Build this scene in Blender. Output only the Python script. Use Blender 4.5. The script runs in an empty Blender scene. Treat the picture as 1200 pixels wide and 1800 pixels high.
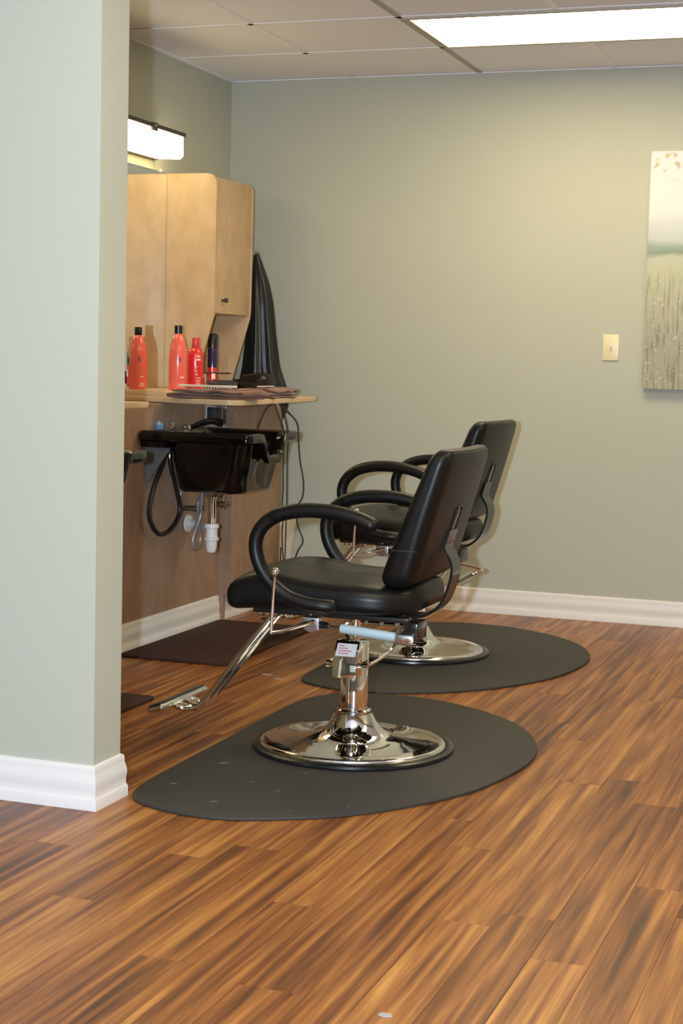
import bpy, bmesh, math, random
from mathutils import Vector, Matrix
random.seed(7)
PI = math.pi
scene = bpy.context.scene
C = scene.collection

# ------------------------------------------------------------------ camera
YAW, PITCH, ROLL, FPX = .3392, -.0907, .0249, 2874.3
CAM = Vector((3.1813, -7.2964, 1.1316))
fw = Vector((-math.sin(YAW)*math.cos(PITCH), math.cos(YAW)*math.cos(PITCH), math.sin(PITCH)))
rt = Vector((math.cos(YAW), math.sin(YAW), 0))
up_ = rt.cross(fw)
r2 = rt*math.cos(ROLL) + up_*math.sin(ROLL)
u2 = -rt*math.sin(ROLL) + up_*math.cos(ROLL)
cd = bpy.data.cameras.new('camera')
cd.sensor_fit = 'HORIZONTAL'; cd.sensor_width = 36.0; cd.lens = FPX/1200*36
cam = bpy.data.objects.new('camera', cd); C.objects.link(cam)
cam.matrix_world = Matrix(((r2.x, u2.x, -fw.x, CAM.x), (r2.y, u2.y, -fw.y, CAM.y), (r2.z, u2.z, -fw.z, CAM.z), (0, 0, 0, 1)))
cd.clip_start = .05
scene.camera = cam

# ------------------------------------------------------------------ world, lights, exposure
w = bpy.data.worlds.new('daylight'); scene.world = w; w.use_nodes = True
bg = w.node_tree.nodes['Background']
bg.inputs[0].default_value = (.78, .88, 1, 1); bg.inputs[1].default_value = .6
# the camera's flash, held to the left of the lens
fl = bpy.data.lights.new('camera_flash', 'SPOT'); fl.energy = 660; fl.color = (.70, .83, 1.0)
fl.spot_size = math.radians(100); fl.spot_blend = .6; fl.shadow_soft_size = .022
flo = bpy.data.objects.new('camera_flash', fl); C.objects.link(flo)
flo.location = CAM - rt*.15 + Vector((0, 0, .03)) + Vector((fw.x, fw.y, 0))*.02
flo.rotation_euler = cam.matrix_world.to_euler()
PANEL_EMIT = 12.5
VANITY_EMIT = 7.0
vs = scene.view_settings
vs.view_transform = 'Standard'; vs.look = 'None'; vs.exposure = 0.10; vs.gamma = 1.0; vs.use_curve_mapping = False

# ------------------------------------------------------------------ materials
MATS = {}
def mat(name, col, rough=.5, metal=0, spec=.5, var=None, scale=8, stretch=(1, 1, 1), bump=0, bscale=60, coat=0, emit=None, estr=0, trans=0, detail=4, sheen=0, aniso=None):
    m = bpy.data.materials.new(name); m.use_nodes = True
    nt = m.node_tree; b = nt.nodes['Principled BSDF']
    b.inputs['Base Color'].default_value = (*col, 1); b.inputs['Roughness'].default_value = rough
    b.inputs['Metallic'].default_value = metal; b.inputs['Specular IOR Level'].default_value = spec
    b.inputs['Coat Weight'].default_value = coat; b.inputs['Coat Roughness'].default_value = .1
    b.inputs['Transmission Weight'].default_value = trans
    if sheen: b.inputs['Sheen Weight'].default_value = sheen
    if emit: b.inputs['Emission Color'].default_value = (*emit, 1); b.inputs['Emission Strength'].default_value = estr
    if var or bump:
        tc = nt.nodes.new('ShaderNodeTexCoord'); mp = nt.nodes.new('ShaderNodeMapping')
        mp.inputs['Scale'].default_value = stretch
        nt.links.new(tc.outputs['Object'], mp.inputs['Vector'])
    if var:
        n = nt.nodes.new('ShaderNodeTexNoise'); n.inputs['Scale'].default_value = scale; n.inputs['Detail'].default_value = detail
        rp = nt.nodes.new('ShaderNodeValToRGB')
        rp.color_ramp.elements[0].position = .3; rp.color_ramp.elements[1].position = .7
        rp.color_ramp.elements[0].color = (*col, 1); rp.color_ramp.elements[1].color = (*var, 1)
        nt.links.new(mp.outputs[0], n.inputs['Vector']); nt.links.new(n.outputs['Fac'], rp.inputs['Fac'])
        nt.links.new(rp.outputs[0], b.inputs['Base Color'])
    if bump:
        n2 = nt.nodes.new('ShaderNodeTexNoise'); n2.inputs['Scale'].default_value = bscale; n2.inputs['Detail'].default_value = 3
        bp = nt.nodes.new('ShaderNodeBump'); bp.inputs['Strength'].default_value = bump; bp.inputs['Distance'].default_value = .002
        nt.links.new(mp.outputs[0], n2.inputs['Vector']); nt.links.new(n2.outputs['Fac'], bp.inputs['Height'])
        nt.links.new(bp.outputs[0], b.inputs['Normal'])
    MATS[name] = m
    return m
mat('sage_paint', (.475, .485, .40), .6, spec=.3, var=(.49, .50, .415), scale=1.5, bump=.12, bscale=260)
mat('white_trim', (.80, .77, .74), .35)
mat('ceiling_tile', (.86, .87, .95), .85, spec=.1, var=(.90, .91, .98), scale=180, bump=.25, bscale=300)
mat('grid_white', (.90, .90, .90), .45)
mat('grid_grey', (.42, .39, .34), .5)
mat('panel_light', (1, 1, 1), .5, emit=(1.0, .83, .50), estr=PANEL_EMIT)
mat('vanity_light', (1, 1, 1), .5, emit=(1.0, .80, .38), estr=VANITY_EMIT)
mat('maple', (.50, .335, .18), .42, var=(.60, .42, .24), scale=16, stretch=(1, 1, .6), bump=.03, bscale=200)
mat('maple_low', (.30, .185, .118), .42, var=(.37, .24, .16), scale=22, stretch=(1, 1, .45))
mat('maple_edge', (.62, .43, .25), .4, var=(.66, .47, .28), scale=9)
mat('leather', (.0045, .0044, .0043), .40, spec=.36, bump=.05, bscale=420)
mat('arm_black', (.0045, .0045, .0045), .42, spec=.34, bump=.05, bscale=500)
mat('stitch', (.03, .028, .027), .6)
mat('black_metal', (.012, .012, .012), .18, spec=.6)
mat('chrome', (.86, .84, .82), .05, metal=1)
mat('zinc', (.62, .63, .65), .28, metal=1)
mat('bracket_grey', (.10, .105, .10), .45)
mat('valve', (.22, .18, .12), .35, metal=.8)
mat('steel', (.50, .49, .47), .3, metal=1)
mat('strut_blue', (.42, .55, .60), .45)
mat('black_plastic', (.012, .012, .012), .25)
mat('sink_black', (.003, .003, .003), .08, spec=.5)
mat('rubber_mat', (.042, .040, .036), .62, spec=.3, var=(.050, .047, .042), scale=5, bump=.2, bscale=350)
mat('scuff', (.20, .19, .17), .8)
mat('brown_mat', (.040, .018, .014), .75, spec=.2, var=(.055, .026, .02), scale=40, bump=.4, bscale=150)
mat('towel', (.20, .085, .052), .95, spec=.05, var=(.26, .115, .07), scale=30, bump=.7, bscale=300, sheen=.3)
mat('cape', (.012, .0115, .011), .30, spec=.5, bump=.12, bscale=30)
mat('coral', (.90, .14, .10), .25, coat=.4)
mat('red', (.72, .025, .02), .25, coat=.4)
mat('red_cap', (.70, .05, .05), .3)
mat('purple', (.016, .010, .06), .16, coat=.5)
mat('label_white', (.85, .80, .78), .5)
mat('label_pink', (.90, .55, .48), .5)
mat('label_dark', (.22, .10, .12), .5)
mat('print_red', (.62, .16, .12), .6)
mat('glass', (1, 1, 1), .02, trans=1)
mat('ivory', (.80, .70, .47), .35)
mat('pvc_white', (.82, .80, .77), .4)
mat('hose_grey', (.30, .29, .29), .4, metal=.3)
mat('hose_black', (.010, .010, .010), .35)
mat('cord', (.035, .03, .025), .5)
mat('brass', (.62, .47, .22), .25, metal=1)
mat('bin_white', (.80, .77, .72), .4)
mat('cream', (.80, .70, .52), .45)
mat('bristle', (.03, .025, .02), .5)
mat('bristle_clear', (.45, .40, .30), .4)
mat('bronze', (.045, .03, .028), .35)
mat('plug_black', (.02, .02, .022), .5)
mat('blue_plastic', (.12, .25, .42), .3)
mat('mirror', (.93, .95, .94), .0, metal=1)
mat('subfloor', (.10, .05, .025), .8)
mat('litter', (.36, .33, .30), .8)

def floor_material():
    m = bpy.data.materials.new('laminate'); m.use_nodes = True; nt = m.node_tree; L = nt.links; N = nt.nodes.new
    b = nt.nodes['Principled BSDF']
    tc = N('ShaderNodeTexCoord'); oi = N('ShaderNodeObjectInfo')
    off = N('ShaderNodeVectorMath'); off.operation = 'SCALE'; off.inputs[0].default_value = (37.3, 91.7, 13.1)
    L.new(oi.outputs['Random'], off.inputs['Scale'])
    add = N('ShaderNodeVectorMath'); add.operation = 'ADD'
    L.new(tc.outputs['Object'], add.inputs[0]); L.new(off.outputs[0], add.inputs[1])
    def noise(sx, sy, sc, det, dist=0.0, rough=.55):
        mp = N('ShaderNodeMapping'); mp.inputs['Scale'].default_value = (sx, sy, 1)
        L.new(add.outputs[0], mp.inputs['Vector'])
        n = N('ShaderNodeTexNoise'); n.inputs['Scale'].default_value = sc; n.inputs['Detail'].default_value = det
        n.inputs['Distortion'].default_value = dist; n.inputs['Roughness'].default_value = rough
        L.new(mp.outputs[0], n.inputs['Vector']); return n
    n1 = noise(46, 1.5, 1.0, 4, .25)          # broad streaks
    r1 = N('ShaderNodeValToRGB'); e = r1.color_ramp.elements
    e[0].position = .27; e[0].color = (.070, .021, .006, 1); e[1].position = .74; e[1].color = (.52, .245, .060, 1)
    for p, c in ((.40, (.175, .054, .012, 1)), (.52, (.295, .106, .023, 1)), (.62, (.40, .165, .038, 1))):
        x = e.new(p); x.color = c
    n2 = noise(150, 3.0, 1.0, 5, .2, .7)            # fine grain
    mix = N('ShaderNodeMix'); mix.data_type = 'RGBA'; mix.blend_type = 'OVERLAY'; mix.inputs['Factor'].default_value = .55
    # per-plank tone
    sh = N('ShaderNodeMapRange'); sh.inputs['To Min'].default_value = -.06; sh.inputs['To Max'].default_value = .06
    L.new(oi.outputs['Random'], sh.inputs['Value'])
    ad = N('ShaderNodeMath'); ad.operation = 'ADD'; L.new(n1.outputs['Fac'], ad.inputs[0]); L.new(sh.outputs[0], ad.inputs[1])
    L.new(ad.outputs[0], r1.inputs['Fac'])
    L.new(r1.outputs[0], mix.inputs['A']); L.new(n2.outputs['Fac'], mix.inputs['B'])
    L.new(mix.outputs['Result'], b.inputs['Base Color'])
    b.inputs['Roughness'].default_value = .36; b.inputs['Specular IOR Level'].default_value = .42
    bp = N('ShaderNodeBump'); bp.inputs['Strength'].default_value = .12; bp.inputs['Distance'].default_value = .001
    L.new(n2.outputs['Fac'], bp.inputs['Height']); L.new(bp.outputs[0], b.inputs['Normal'])
    MATS['laminate'] = m
floor_material()

def painting_material(h):
    m = bpy.data.materials.new('canvas_paint'); m.use_nodes = True; nt = m.node_tree; L = nt.links; N = nt.nodes.new
    b = nt.nodes['Principled BSDF']; b.inputs['Roughness'].default_value = .55
    tc = N('ShaderNodeTexCoord'); sp = N('ShaderNodeSeparateXYZ'); L.new(tc.outputs['Object'], sp.inputs[0])
    nz = N('ShaderNodeTexNoise'); nz.inputs['Scale'].default_value = 9; nz.inputs['Detail'].default_value = 4
    L.new(tc.outputs['Object'], nz.inputs['Vector'])
    mr = N('ShaderNodeMath'); mr.operation = 'MULTIPLY_ADD'; mr.inputs[1].default_value = .05; mr.inputs[2].default_value = -.025
    L.new(nz.outputs['Fac'], mr.inputs[0])
    a = N('ShaderNodeMath'); a.operation = 'ADD'; L.new(sp.outputs['Z'], a.inputs[0]); L.new(mr.outputs[0], a.inputs[1])
    dv = N('ShaderNodeMath'); dv.operation = 'DIVIDE'; dv.inputs[1].default_value = h; L.new(a.outputs[0], dv.inputs[0])
    rp = N('ShaderNodeValToRGB'); L.new(dv.outputs[0], rp.inputs['Fac']); e = rp.color_ramp.elements
    e[0].position = 0; e[0].color = (.46, .46, .33, 1); e[1].position = 1; e[1].color = (.70, .70, .74, 1)
    for p, c in ((.2, (.43, .41, .31, 1)), (.38, (.48, .47, .35, 1)), (.50, (.50, .51, .36, 1)), (.555, (.50, .52, .42, 1)), (.575, (.24, .31, .24, 1)), (.60, (.30, .37, .32, 1)),
                 (.63, (.50, .54, .54, 1)), (.70, (.58, .61, .63, 1)), (.75, (.70, .70, .73, 1))):
        x = e.new(p); x.color = c
    # reeds: streaks stretched along z, only in the lower half
    mp = N('ShaderNodeMapping'); mp.inputs['Scale'].default_value = (95, 1, 7.0); L.new(tc.outputs['Object'], mp.inputs['Vector'])
    rn = N('ShaderNodeTexNoise'); rn.inputs['Scale'].default_value = 1; rn.inputs['Detail'].default_value = 5; rn.inputs['Distortion'].default_value = .3
    L.new(mp.outputs[0], rn.inputs['Vector'])
    rr = N('ShaderNodeValToRGB'); rr.color_ramp.elements[0].position = .50; rr.color_ramp.elements[1].position = .66
    rr.color_ramp.elements[0].color = (0, 0, 0, 1); rr.color_ramp.elements[1].color = (.8, .8, .8, 1); L.new(rn.outputs['Fac'], rr.inputs['Fac'])
    lo = N('ShaderNodeMapRange'); lo.inputs['From Min'].default_value = .52; lo.inputs['From Max'].default_value = .40; L.new(dv.outputs[0], lo.inputs['Value'])
    mu = N('ShaderNodeMath'); mu.operation = 'MULTIPLY'; L.new(rr.outputs[0], mu.inputs[0]); L.new(lo.outputs[0], mu.inputs[1])
    mx = N('ShaderNodeMix'); mx.data_type = 'RGBA'; L.new(mu.outputs[0], mx.inputs['Factor']); L.new(rp.outputs[0], mx.inputs['A'])
    mx.inputs['B'].default_value = (.19, .22, .13, 1)
    # pale flecks
    fn = N('ShaderNodeTexNoise'); fn.inputs['Scale'].default_value = 75; fn.inputs['Detail'].default_value = 2; L.new(tc.outputs['Object'], fn.inputs['Vector'])
    fr = N('ShaderNodeValToRGB'); fr.color_ramp.elements[0].position = .63; fr.color_ramp.elements[1].position = .70
    fr.color_ramp.elements[0].color = (0, 0, 0, 1); fr.color_ramp.elements[1].color = (.7, .7, .7, 1); L.new(fn.outputs['Fac'], fr.inputs['Fac'])
    lo2 = N('ShaderNodeMapRange'); lo2.inputs['From Min'].default_value = .58; lo2.inputs['From Max'].default_value = .5; L.new(dv.outputs[0], lo2.inputs['Value'])
    mu2 = N('ShaderNodeMath'); mu2.operation = 'MULTIPLY'; L.new(fr.outputs[0], mu2.inputs[0]); L.new(lo2.outputs[0], mu2.inputs[1])
    m2 = N('ShaderNodeMix'); m2.data_type = 'RGBA'; L.new(mu2.outputs[0], m2.inputs['Factor']); L.new(mx.outputs['Result'], m2.inputs['A'])
    m2.inputs['B'].default_value = (.68, .68, .62, 1)
    # ochre leaves hanging in at the top
    vo = N('ShaderNodeTexVoronoi'); vo.inputs['Scale'].default_value = 26; dn = N('ShaderNodeTexNoise'); dn.inputs['Scale'].default_value = 30; L.new(tc.outputs['Object'], dn.inputs['Vector'])
    da = N('ShaderNodeVectorMath'); da.operation = 'MULTIPLY_ADD'; da.inputs[1].default_value = (.05, .05, .05); L.new(dn.outputs['Color'], da.inputs[0]); L.new(tc.outputs['Object'], da.inputs[2]); L.new(da.outputs[0], vo.inputs['Vector'])
    vr = N('ShaderNodeValToRGB'); vr.color_ramp.elements[0].position = .26; vr.color_ramp.elements[1].position = .40
    vr.color_ramp.elements[0].color = (.8, .8, .8, 1); vr.color_ramp.elements[1].color = (0, 0, 0, 1); L.new(vo.outputs['Distance'], vr.inputs['Fac'])
    hi = N('ShaderNodeMapRange'); hi.inputs['From Min'].default_value = .86; hi.inputs['From Max'].default_value = .93; L.new(dv.outputs[0], hi.inputs['Value'])
    mu3 = N('ShaderNodeMath'); mu3.operation = 'MULTIPLY'; L.new(vr.outputs[0], mu3.inputs[0]); L.new(hi.outputs[0], mu3.inputs[1])
    m3 = N('ShaderNodeMix'); m3.data_type = 'RGBA'; L.new(mu3.outputs[0], m3.inputs['Factor']); L.new(m2.outputs['Result'], m3.inputs['A'])
    m3.inputs['B'].default_value = (.46, .41, .17, 1)
    L.new(m3.outputs['Result'], b.inputs['Base Color'])
    MATS['canvas_paint'] = m
painting_material(1.031)

# ------------------------------------------------------------------ mesh helpers
def V(*a): return Vector(a)
def box(bm, x0, x1, y0, y1, z0, z1, bev=0, seg=2):
    r = bmesh.ops.create_cube(bm, size=1)
    for v in r['verts']:
        v.co = V(x0+(v.co.x+.5)*(x1-x0), y0+(v.co.y+.5)*(y1-y0), z0+(v.co.z+.5)*(z1-z0))
    if bev:
        es = {e for v in r['verts'] for e in v.link_edges}
        bmesh.ops.bevel(bm, geom=list(es), offset=bev, segments=seg, affect='EDGES', profile=.5)
    return bm
def BOX(*a, **k): return box(bmesh.new(), *a, **k)
def lathe(bm, prof, seg=32, c=(0, 0, 0), axis='z', cap=True):
    rings = []
    for r, z in prof:
        ring = []
        for i in range(seg):
            a = 2*PI*i/seg; x, y = r*math.cos(a), r*math.sin(a)
            p = {'z': (x, y, z), 'x': (z, x, y), 'y': (y, z, x)}[axis]
            ring.append(bm.verts.new(V(*p)+Vector(c)))
        rings.append(ring)
    for a, b in zip(rings, rings[1:]):
        for i in range(seg):
            j = (i+1) % seg; bm.faces.new((a[i], a[j], b[j], b[i]))
    if cap:
        bm.faces.new(list(reversed(rings[0]))); bm.faces.new(rings[-1])
    return bm
def LATHE(*a, **k): return lathe(bmesh.new(), *a, **k)
def spline(pts, n=8, closed=False):
    P = [Vector(p) for p in pts]; out = []; m = len(P)
    rng = range(m if closed else m-1)
    for i in rng:
        if closed: p0, p1, p2, p3 = P[(i-1) % m], P[i], P[(i+1) % m], P[(i+2) % m]
        else: p0, p1, p2, p3 = P[max(i-1, 0)], P[i], P[i+1], P[min(i+2, m-1)]
        for k in range(n):
            t = k/n
            out.append(.5*((2*p1)+(p2-p0)*t+(2*p0-5*p1+4*p2-p3)*t*t+(3*p1-p0-3*p2+p3)*t**3))
    if not closed: out.append(P[-1])
    return out
def tube(bm, pts, r, seg=10, closed=False, ry=None, ref=None):
    """sweep a round (or r x ry elliptical, ry measured along ref) section along pts"""
    P = [Vector(p) for p in pts]; n = len(P); rings = []; prev = None
    for i, p in enumerate(P):
        t = (P[(i+1) % n]-P[i-1]) if closed else (P[min(i+1, n-1)]-P[max(i-1, 0)])
        t.normalize()
        if ref is not None: a = Vector(ref); a = (a-t*a.dot(t)).normalized()
        elif prev is None:
            a = t.orthogonal().normalized()
        else: a = (prev-t*prev.dot(t)).normalized()
        prev = a; b = t.cross(a)
        ra = r[i] if isinstance(r, (list, tuple)) else r
        rb = ry[i] if isinstance(ry, (list, tuple)) else (ry if ry is not None else ra)
        rings.append([bm.verts.new(p+a*rb*math.cos(2*PI*k/seg)+b*ra*math.sin(2*PI*k/seg)) for k in range(seg)])
    m = n if closed else n-1
    for i in range(m):
        A, B = rings[i], rings[(i+1) % n]
        for k in range(seg):
            l = (k+1) % seg; bm.faces.new((A[k], A[l], B[l], B[k]))
    if not closed: bm.faces.new(list(reversed(rings[0]))); bm.faces.new(rings[-1])
    return bm
def TUBE(*a, **k): return tube(bmesh.new(), *a, **k)
def prism(bm, poly, lo, hi, axis='z', bev=0):
    """extrude a polygon; axis z: poly (x,y); axis y: poly (x,z); axis x: poly (y,z)"""
    f = {'z': lambda p, h: V(p[0], p[1], h), 'y': lambda p, h: V(p[0], h, p[1]), 'x': lambda p, h: V(h, p[0], p[1])}[axis]
    A = [bm.verts.new(f(p, lo)) for p in poly]; B = [bm.verts.new(f(p, hi)) for p in poly]
    n = len(poly); fs = [bm.faces.new(A), bm.faces.new(B)]
    for i in range(n): fs.append(bm.faces.new((A[i], A[(i+1) % n], B[(i+1) % n], B[i])))
    bmesh.ops.recalc_face_normals(bm, faces=fs)
    if bev:
        es = [e for e in fs[0].edges]+[e for e in fs[1].edges]
        bmesh.ops.bevel(bm, geom=es, offset=bev, segments=2, affect='EDGES', profile=.5)
    return bm
def PRISM(*a, **k): return prism(bmesh.new(), *a, **k)
def strip(bm, pts, wd, th, wax):
    """flat bar swept along pts: width wd along wax, thickness th"""
    P = [Vector(p) for p in pts]; wv = Vector(wax).normalized(); rings = []
    for i, p in enumerate(P):
        t = (P[min(i+1, len(P)-1)]-P[max(i-1, 0)]).normalized(); nn = t.cross(wv).normalized()
        rings.append([bm.verts.new(p+wv*sx*wd/2+nn*sy*th/2) for sx, sy in ((-1, -1), (1, -1), (1, 1), (-1, 1))])
    for A, B in zip(rings, rings[1:]):
        for k in range(4): bm.faces.new((A[k], A[(k+1) % 4], B[(k+1) % 4], B[k]))
    bm.faces.new(list(reversed(rings[0]))); bm.faces.new(rings[-1])
    bmesh.ops.recalc_face_normals(bm, faces=bm.faces)
    return bm
def rbox(hx, hy, hz, r, nr=4, nm=8, fn=None):
    """rounded box of half sizes, every vertex then sent through fn(x,y,z)"""
    bm = bmesh.new(); r = min(r, hx, hy, hz)
    def axis(h):
        a = [-h+r*(1-math.tan(PI/4*(1-k/nr))) for k in range(nr)]
        inner = h-r
        a += [-inner+2*inner*k/nm for k in range(nm+1)] if inner > 1e-6 else [0]
        a += [-x for x in reversed(a[:nr])]
        return a
    ax = [axis(hx), axis(hy), axis(hz)]; H = (hx, hy, hz); cache = {}
    def vert(p):
        k = tuple(round(c, 6) for c in p)
        if k in cache: return cache[k]
        inn = Vector([max(-h+r, min(h-r, c)) for c, h in zip(p, H)]); d = Vector(p)-inn
        q = inn+d.normalized()*r if d.length > 1e-9 else Vector(p)
        if fn: q = Vector(fn(q.x, q.y, q.z))
        cache[k] = bm.verts.new(q); return cache[k]
    for d in range(3):
        u, v = (d+1) % 3, (d+2) % 3
        for sg in (-1, 1):
            for i in range(len(ax[u])-1):
                for j in range(len(ax[v])-1):
                    q = []
                    for (a, b) in ((i, j), (i+1, j), (i+1, j+1), (i, j+1)):
                        p = [0, 0, 0]; p[d] = sg*H[d]; p[u] = ax[u][a]; p[v] = ax[v][b]; q.append(vert(p))
                    if sg < 0: q.reverse()
                    if len(set(q)) == 4:
                        try: bm.faces.new(q)
                        except ValueError: pass
    return bm
def obj(name, bm, m, parent=None, loc=(0, 0, 0), smooth=True, angle=35):
    me = bpy.data.meshes.new(name)
    bmesh.ops.recalc_face_normals(bm, faces=bm.faces)
    bm.to_mesh(me); bm.free()
    if smooth and me.polygons:
        me.polygons.foreach_set('use_smooth', [True]*len(me.polygons))
        me.set_sharp_from_angle(angle=math.radians(angle))
    me.materials.append(MATS[m] if isinstance(m, str) else m)
    o = bpy.data.objects.new(name, me); C.objects.link(o); o.location = loc
    if parent: o.parent = parent
    return o
def tag(o, label, cat, group=None):
    o['label'] = label; o['category'] = cat
    if group: o['group'] = group
    return o
def thing(name, label, cat, loc=(0, 0, 0), rz=0, group=None):
    o = bpy.data.objects.new(name, None); C.objects.link(o); o.empty_display_size = .05
    o.location = loc; o.rotation_euler = (0, 0, rz)
    return tag(o, label, cat, group)
def struct(name, bm, m, label=None, smooth=False, loc=(0, 0, 0)):
    o = obj(name, bm, m, smooth=smooth, loc=loc); o['kind'] = 'structure'
    if label: o['label'] = label
    return o
def link_copy(src, parent, loc, name=None):
    c = src.copy(); C.objects.link(c); c.parent = parent; c.location = loc
    return c
def dup(root, loc, rz, label):
    r = root.copy(); C.objects.link(r); r.location = loc; r.rotation_euler = (0, 0, rz); r['label'] = label
    out = {}
    for ch in list(root.children):
        c = ch.copy(); C.objects.link(c); c.parent = r; out.setdefault(ch.name.split('.')[0], []).append(c)
        for g in list(ch.children):
            d = g.copy(); C.objects.link(d); d.parent = c
    return r, out
def rrect(x0, x1, y0, y1, rad, n=6):
    """rounded rectangle; rad = one radius or four (x0y0, x1y0, x1y1, x0y1)"""
    if not isinstance(rad, (list, tuple)): rad = [rad]*4
    out = []
    for (cx, cy, sx, sy, a0), r in zip(((x0, y0, 1, 1, PI), (x1, y0, -1, 1, 1.5*PI), (x1, y1, -1, -1, 0), (x0, y1, 1, -1, .5*PI)), rad):
        if r <= 0: out.append((cx, cy)); continue
        ox, oy = cx+sx*r, cy+sy*r
        for k in range(n+1):
            a = a0+.5*PI*k/n; out.append((ox+r*math.cos(a), oy+r*math.sin(a)))
    return out

# ------------------------------------------------------------------ room shell
HC = 2.4485
XR, YN = 4.62, -9.6              # right wall, shop-front wall behind the photographer
PX, PY0, PY1 = 1.273, -3.706, -3.562  # end of the partition wall, its two faces
SX = .33                         # face of the low furred-out wall behind the stations
fl_o = struct('floor', BOX(-.1, XR+.1, YN-.1, .1, -.12, -.012), 'subfloor', 'warm brown wood laminate floor')
PW, PL = .1155, 1.22
plank_me = BOX(-PW/2+.0002, PW/2-.0002, -PL/2+.0002, PL/2-.0002, -.012, 0, bev=.0005, seg=1)
pl0 = obj('plank', plank_me, 'laminate', fl_o, smooth=False)
first = True; k = 0
x = 2.178 - PW*19 + PW/2
ncol = 0
while x - PW/2 < XR:
    y = YN + random.uniform(0, PL)
    while y - PL/2 < .1:
        seen = (y + PL/2 > -5.4) and x > .2 and x < 3.4
        if x < PX-.1 and y < PY0-.7: seen = x > .9 and y > -4.9
        if seen:
            if first: pl0.location = (x, y, 0); first = False
            else: link_copy(pl0, fl_o, (x, y, 0))
            k += 1
        y += PL
    x += PW
# the remaining boards, outside the picture, in one piece
bm = bmesh.new()
for (a, b, c, d) in ((-.1, 2.178-PW*17+.0, YN, .0), (3.42, XR, YN, 0), (.1, 3.42, YN, -6.6)):
    box(bm, a, b, c, d, -.012, -.0006)
far = obj('planking', bm, 'laminate', fl_o, smooth=False); far['kind'] = 'stuff'

struct('wall_back', BOX(-.1, XR+.1, 0, .1, 0, HC+.1), 'sage_paint', 'sage green painted wall at the far end')
struct('wall_left', BOX(-.1, 0, YN, 0, 0, HC+.1), 'sage_paint', 'sage green painted wall behind the styling stations')
struct('wall_right', BOX(XR, XR+.1, YN, 0, 0, HC+.1), 'sage_paint')
struct('wall_partition', BOX(0, PX, PY0, PY1, 0, HC+.02), 'sage_paint', 'pale sage partition wall end in the left foreground')
# shop front: wall with a wide window opening behind the camera
bm = bmesh.new(); box(bm, -.1, XR+.1, YN-.1, YN, 0, .5); box(bm, -.1, XR+.1, YN-.1, YN, 2.15, HC+.1)
box(bm, -.1, .8, YN-.1, YN, .5, 2.15); box(bm, 4.1, XR+.1, YN-.1, YN, .5, 2.15)
struct('wall_front', bm, 'sage_paint')
wf = struct('window_1', BOX(.8, 4.1, YN-.06, YN-.03, .5, .55), 'white_trim')
for a, b, c, d in ((.8, 4.1, 2.1, 2.15), (.8, .85, .55, 2.1), (4.05, 4.1, .55, 2.1), (2.42, 2.48, .55, 2.1)):
    obj('window_frame', BOX(a, b, YN-.06, YN-.03, c, d), 'white_trim', wf, smooth=False)
struct('wall_station', BOX(.0, SX, PY1, -.24, 0, .955), 'maple_low', 'brown wood panelled low wall below the styling stations')

# ceiling: slab, tiles, tee grid, light panels
ce = struct('ceiling', BOX(-.1, XR+.1, YN-.1, .1, HC+.06, HC+.12), 'grid_grey', 'white suspended tile ceiling')
T = .61; GX, GY = .6115, -.6183
gxs = [GX+T*i for i in range(-1, 7)]; gys = [GY-T*j for j in range(-1, 16)]
def cells():
    xs = [0.0]+[GX+T*i for i in range(0, 7)]; ys = [0.0]+[GY-T*j for j in range(0, 15)]
    for i in range(len(xs)-1):
        for j in range(len(ys)-1): yield i, j, xs[i], xs[i+1], ys[j+1], ys[j]
# xs index 1 starts at GX; light column 2 starts at GX+T
tile0 = None
LCELL = {}
for c0, r0 in ((2, 1), (5, 4), (3, 7)):
    LCELL[(c0, r0)] = 1; LCELL[(c0+1, r0)] = 1
for i, j, x0, x1, y0, y1 in cells():
    if (i, j) in LCELL or y0 < YN: continue
    if abs((x1-x0)-T) < 1e-6 and abs((y1-y0)-T) < 1e-6:
        if tile0 is None:
            tile0 = obj('ceiling_tile', BOX(-T/2+.006, T/2-.006, -T/2+.006, T/2-.006, 0, .015), 'ceiling_tile', ce, ((x0+x1)/2, (y0+y1)/2, HC+.004), smooth=False)
        else: link_copy(tile0, ce, ((x0+x1)/2, (y0+y1)/2, HC+.004))
    else:
        obj('ceiling_tile', BOX(x0+.002, x1-.006, y0+.006, y1-.002, 0, .015), 'ceiling_tile', ce, (0, 0, HC+.004), smooth=False)
def tee(name, x0, x1, y0, y1, m):
    b = BOX(x0, x1, y0, y1, HC, HC+.003)
    cx, cy = (x0+x1)/2, (y0+y1)/2
    if x1-x0 > y1-y0: box(b, x0, x1, cy-.002, cy+.002, HC+.003, HC+.035)
    else: box(b, cx-.002, cx+.002, y0, y1, HC+.003, HC+.035)
    obj(name, b, m, ce, smooth=False)
for i in range(7):                                        # main runners along y
    x = GX+T*i; yb = 0.0
    for c0, r0 in sorted(((2, 1), (5, 4), (3, 7)), key=lambda q: q[1]):
        if c0 == i:
            tee('grid_bar', x-.012, x+.012, GY-T*(r0-1)+.012, yb, 'grid_white'); yb = GY-T*r0-.012
    tee('grid_bar', x-.012, x+.012, YN, yb, 'grid_grey' if i == 1 else 'grid_white')
for j in range(15):                                       # cross tees along x
    y = GY-T*j; tee('grid_bar', 0, XR, y-.012, y+.012, 'grid_white')
tr = obj('wall_angle', BOX(0, XR, -.022, 0, HC-.001, HC+.003), 'ceiling_tile', ce, smooth=False)
obj('wall_angle', BOX(0, .022, YN, -.022, HC-.001, HC+.003), 'ceiling_tile', ce, smooth=False)

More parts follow.
